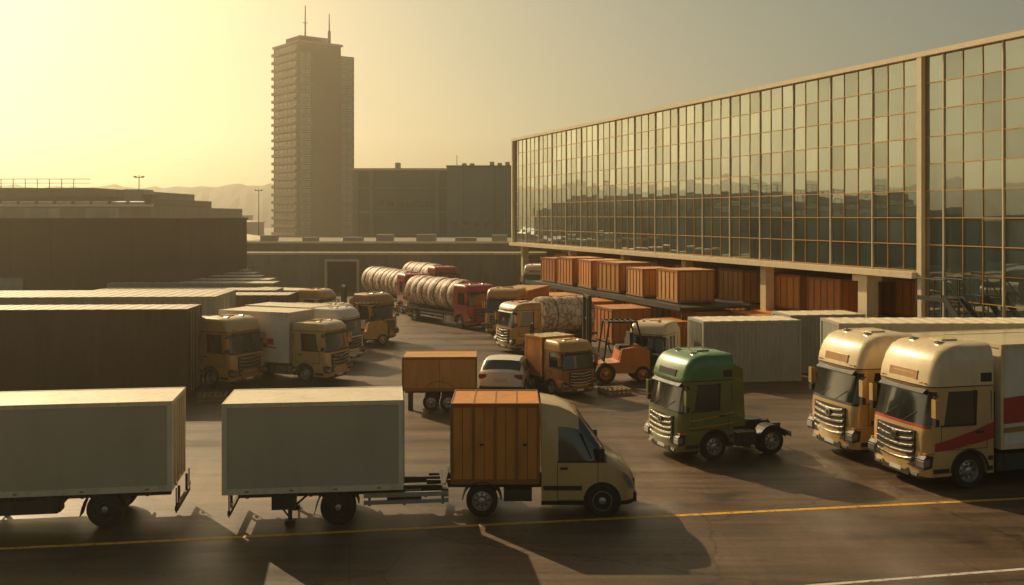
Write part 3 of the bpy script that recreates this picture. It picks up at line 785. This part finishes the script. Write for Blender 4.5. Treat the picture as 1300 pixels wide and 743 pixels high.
for x in(-21,-9,-7.6,-4,-2.6,-1.2): b.box(x,x+.8,184,186,16.4,17.4+.3*random.random(),GREYC)
b.cyl((-10,186,16.5),(-10,186,19),.06,STEEL,n=5)
b.obj('industrial_building')
for (x,y,w,d,h) in((-80,230,30,20,5),(-48,170,16,18,3.6),(-95,300,40,20,6),(-62,200,14,16,4.2),(-30,300,60,20,7),(-130,380,60,30,8),(-40,150,10,6,3.4)):
    b=B(); b.box(-w/2,w/2,-d/2,d/2,0,h,GB)
    b.prism([(-w/2-.3,h),(w/2+.3,h),(w/2+.3,h+.3),(0,h+1.4),(-w/2-.3,h+.3)],-d/2-.3,d/2+.3,PANEL2)
    for i in range(int(w/4)): b.box(-w/2+1+i*4,-w/2+2.6+i*4,-d/2-.05,-d/2,1,2.6,GLASS)
    b.obj('industrial_shed',(x,y,0))
def mast(x,y,h):
    b=B(); b.cyl((0,0,0),(0,0,h),.13,STEEL,.06,n=8); b.box(-.7,.7,-.05,.05,h-.4,h-.3,STEEL)
    for s in(-1,1): b.box(.4*s,.75*s,-.2,.2,h-.3,h-.15,SILV)
    b.obj('light_mast',(x,y,0))
mast(-55,151,14); mast(-47,190,13)

HM=paint('forested_hills',(.035,.038,.018),.95,0,.4,scale=.02,bump=0)
b=B(); n=420; rings=6; vs=[];fs=[]
random.seed(3)
import mathutils
for i in range(n+1):
    az=-130+165*i/n
    nz=mathutils.noise.noise(Vector((az*.05,1.3,0)))*9+mathutils.noise.noise(Vector((az*.2,5,0)))*4
    hh=35+nz
    for k in range(rings):
        t=k/(rings-1); rr=680+260*t
        z=hh*(t**.8)+(mathutils.noise.noise(Vector((az*3,k*1.7,2)))*2.5+random.uniform(-.9,.9))*(t>0)
        if k==0: z=-1
        vs.append((rr*math.sin(R(az)),rr*math.cos(R(az)),z))
for i in range(n):
    for k in range(rings-1): fs.append((i*rings+k,i*rings+k+1,(i+1)*rings+k+1,(i+1)*rings+k))
b.add(vs,fs,HM); b.obj('hills',smooth=False)

# ------------------------------------------------------------------ ground
def asphalt():
    m,nt,bs=newmat('asphalt');N=nt.nodes;L=nt.links
    tc=N.new('ShaderNodeTexCoord')
    def noise(scale,det,msc=(1,1,1),rough=.6,dist=0,rot=0):
        mp=N.new('ShaderNodeMapping'); mp.inputs['Scale'].default_value=msc; mp.inputs['Rotation'].default_value=(0,0,R(rot)); L.new(tc.outputs['Object'],mp.inputs[0])
        n=N.new('ShaderNodeTexNoise'); n.inputs['Scale'].default_value=scale; n.inputs['Detail'].default_value=det; n.inputs['Roughness'].default_value=rough; n.inputs['Distortion'].default_value=dist
        L.new(mp.outputs[0],n.inputs['Vector']); return n
    def ramp(src,p0,c0,p1,c1):
        r=N.new('ShaderNodeValToRGB'); e=r.color_ramp.elements; e[0].position=p0;e[1].position=p1; e[0].color=(*c0,1);e[1].color=(*c1,1); L.new(src,r.inputs['Fac']); return r
    def mul(a,c,f=1):
        x=N.new('ShaderNodeMixRGB'); x.blend_type='MULTIPLY'; x.inputs['Fac'].default_value=f; L.new(a,x.inputs['Color1']); L.new(c,x.inputs['Color2']); return x.outputs[0]
    big=noise(.09,6); base=ramp(big.outputs['Fac'],.35,(.15,.096,.058),.68,(.25,.16,.095))
    st=noise(.6,6,(.12,1,1),rot=-9); c=mul(base.outputs[0],ramp(st.outputs['Fac'],.35,(.5,.48,.46),.65,(1.2,1.15,1.1)).outputs[0],.9)
    st2=noise(2.4,4,(.06,1,1),rot=-9); c=mul(c,ramp(st2.outputs['Fac'],.4,(.62,.62,.62),.6,(1.08,1.08,1.08)).outputs[0],.8)
    tr=noise(.5,4,(1,.1,1),dist=1); c=mul(c,ramp(tr.outputs['Fac'],.42,(.7,.7,.7),.56,(1.05,1.05,1.05)).outputs[0],.5)
    fn=noise(45,3); c=mul(c,ramp(fn.outputs['Fac'],.3,(.6,.6,.6),.7,(1.3,1.3,1.3)).outputs[0],.9)
    md=noise(7,5,rough=.75); c=mul(c,ramp(md.outputs['Fac'],.35,(.68,.68,.68),.65,(1.18,1.18,1.18)).outputs[0],.85)
    oil=noise(.45,3,rough=.5); c=mul(c,ramp(oil.outputs['Fac'],.30,(.25,.25,.25),.42,(1,1,1)).outputs[0],.85)
    vo=N.new('ShaderNodeTexVoronoi'); vo.feature='DISTANCE_TO_EDGE'; vo.inputs['Scale'].default_value=.16
    wn=noise(.8,5); mv=N.new('ShaderNodeMixRGB'); mv.blend_type='ADD'; mv.inputs['Fac'].default_value=1; L.new(tc.outputs['Object'],mv.inputs['Color1']); L.new(wn.outputs['Color'],mv.inputs['Color2']); L.new(mv.outputs[0],vo.inputs['Vector'])
    c=mul(c,ramp(vo.outputs['Distance'],.0015,(.3,.3,.3),.006,(1,1,1)).outputs[0],.85)
    mpb=N.new('ShaderNodeMapping'); mpb.inputs['Rotation'].default_value=(0,0,R(-9)); L.new(tc.outputs['Object'],mpb.inputs[0])
    bk=N.new('ShaderNodeTexBrick'); bk.inputs['Scale'].default_value=1; bk.inputs['Brick Width'].default_value=14; bk.inputs['Row Height'].default_value=4.2; bk.inputs['Mortar Size'].default_value=.02
    bk.inputs['Color1'].default_value=(1,1,1,1); bk.inputs['Color2'].default_value=(.66,.66,.66,1); bk.inputs['Mortar'].default_value=(.35,.35,.35,1)
    L.new(mpb.outputs[0],bk.inputs['Vector']); c=mul(c,bk.outputs['Color'],.75)
    L.new(c,bs.inputs['Base Color'])
    mr=N.new('ShaderNodeMapRange'); mr.inputs['From Min'].default_value=.3; mr.inputs['From Max'].default_value=.7; mr.inputs['To Min'].default_value=.34; mr.inputs['To Max'].default_value=.66; L.new(st.outputs['Fac'],mr.inputs['Value']); L.new(mr.outputs[0],bs.inputs['Roughness'])
    bp=N.new('ShaderNodeBump'); bp.inputs['Strength'].default_value=.5; bp.inputs['Distance'].default_value=.01; L.new(fn.outputs['Fac'],bp.inputs['Height']); L.new(bp.outputs[0],bs.inputs['Normal'])
    return m
b=B(); S=3000
b.add([(-S,-S,0),(S,-S,0),(S,S,0),(-S,S,0)],[(0,1,2,3)],asphalt()); b.obj('ground',smooth=False)
def linemat(name,col):
    m,nt,bs=newmat(name);N=nt.nodes;L=nt.links
    tc=N.new('ShaderNodeTexCoord'); n=N.new('ShaderNodeTexNoise'); n.inputs['Scale'].default_value=5; n.inputs['Detail'].default_value=8; n.inputs['Roughness'].default_value=.7; L.new(tc.outputs['Object'],n.inputs['Vector'])
    r=N.new('ShaderNodeValToRGB'); r.color_ramp.elements[0].position=.36;r.color_ramp.elements[1].position=.48
    r.color_ramp.elements[0].color=(.16,.11,.06,1); r.color_ramp.elements[1].color=(*col,1); L.new(n.outputs['Fac'],r.inputs['Fac']); L.new(r.outputs[0],bs.inputs['Base Color']); bs.inputs['Roughness'].default_value=.6
    return m
YL=linemat('yellow_road_paint',(.8,.42,.02)); WL=linemat('white_road_paint',(.65,.6,.5))
def strip(name,p,q,w,mat,z=.004):
    p=Vector((*p,0));q=Vector((*q,0));d=(q-p).normalized();nn=Vector((-d.y,d.x,0))*w/2
    b=B(); b.add([(*(p-nn).xy,z),(*(q-nn).xy,z),(*(q+nn).xy,z),(*(p+nn).xy,z)],[(0,1,2,3)],mat); b.obj(name,smooth=False)
strip('yellow_road_line',(-40,20.05),(40,33.15),.17,YL)
strip('white_road_line',(6.0,22.05),(22,25.3),.12,WL)
def pallet(x,y,rot,n=1):
    b=B(); wm=paint('pallet_wood',(.28,.17,.08),.8,0,.3,scale=4,dirt=.4)
    for k in range(n):
        z=k*.15
        for i in range(3): b.box(-.6,.6,-.5+i*.45,-.4+i*.45,z,z+.1,wm)
        for i in range(6): b.box(-.6+i*.22,-.5+i*.22,-.5,.5,z+.1,z+.125,wm)
    b.obj('wooden_pallet',(x,y,0),rot)
pallet(4.6,46.0,20,2); pallet(2.0,51.5,5,5); pallet(-13,44.5,12,2)

# ------------------------------------------------------------------ haze (real volume)
m=bpy.data.materials.new('haze_volume'); m.use_nodes=True; nt=m.node_tree; nt.nodes.clear()
o=nt.nodes.new('ShaderNodeOutputMaterial'); vsn=nt.nodes.new('ShaderNodeVolumeScatter'); vsn.inputs['Density'].default_value=.0008; vsn.inputs['Anisotropy'].default_value=.7; vsn.inputs['Color'].default_value=(1,.90,.68,1)
nt.links.new(vsn.outputs[0],o.inputs['Volume'])
b=B(); b.box(-1300,1300,-300,1300,-3,110,m); b.obj('haze',smooth=False)

# ------------------------------------------------------------------ light
AZ=36.9; EL=29
sun=bpy.data.lights.new('sun','SUN'); sun.energy=5; sun.angle=R(.5); sun.color=(1,.75,.42)
so=bpy.data.objects.new('sun',sun); COL.objects.link(so)
sd=Vector((-math.sin(R(AZ))*math.cos(R(EL)),math.cos(R(AZ))*math.cos(R(EL)),math.sin(R(EL))))
so.rotation_euler=sd.to_track_quat('Z','Y').to_euler()
so.location=(0,0,60)
w=bpy.data.worlds.new('World'); sc.world=w; w.use_nodes=True; nt=w.node_tree
bg=nt.nodes['Background']; sky=nt.nodes.new('ShaderNodeTexSky'); sky.sky_type='NISHITA'; sky.sun_disc=False
sky.sun_elevation=R(EL); sky.sun_rotation=R(-AZ); sky.air_density=1.0; sky.dust_density=2.2; sky.ozone_density=.8
mx=nt.nodes.new('ShaderNodeMixRGB'); mx.blend_type='MULTIPLY'; mx.inputs['Fac'].default_value=1; mx.inputs['Color2'].default_value=(1.0,.88,.56,1)
nt.links.new(sky.outputs[0],mx.inputs['Color1']); nt.links.new(mx.outputs[0],bg.inputs['Color']); bg.inputs['Strength'].default_value=.063

# ------------------------------------------------------------------ camera
cam=bpy.data.cameras.new('camera'); co=bpy.data.objects.new('camera',cam); COL.objects.link(co); sc.camera=co
co.location=(0,0,8); co.rotation_euler=(R(90),0,0); cam.sensor_width=36; cam.lens=36; cam.shift_y=-.075; cam.clip_end=6000; cam.clip_start=.1
sc.view_settings.view_transform='Standard'; sc.view_settings.look='None'; sc.view_settings.exposure=0
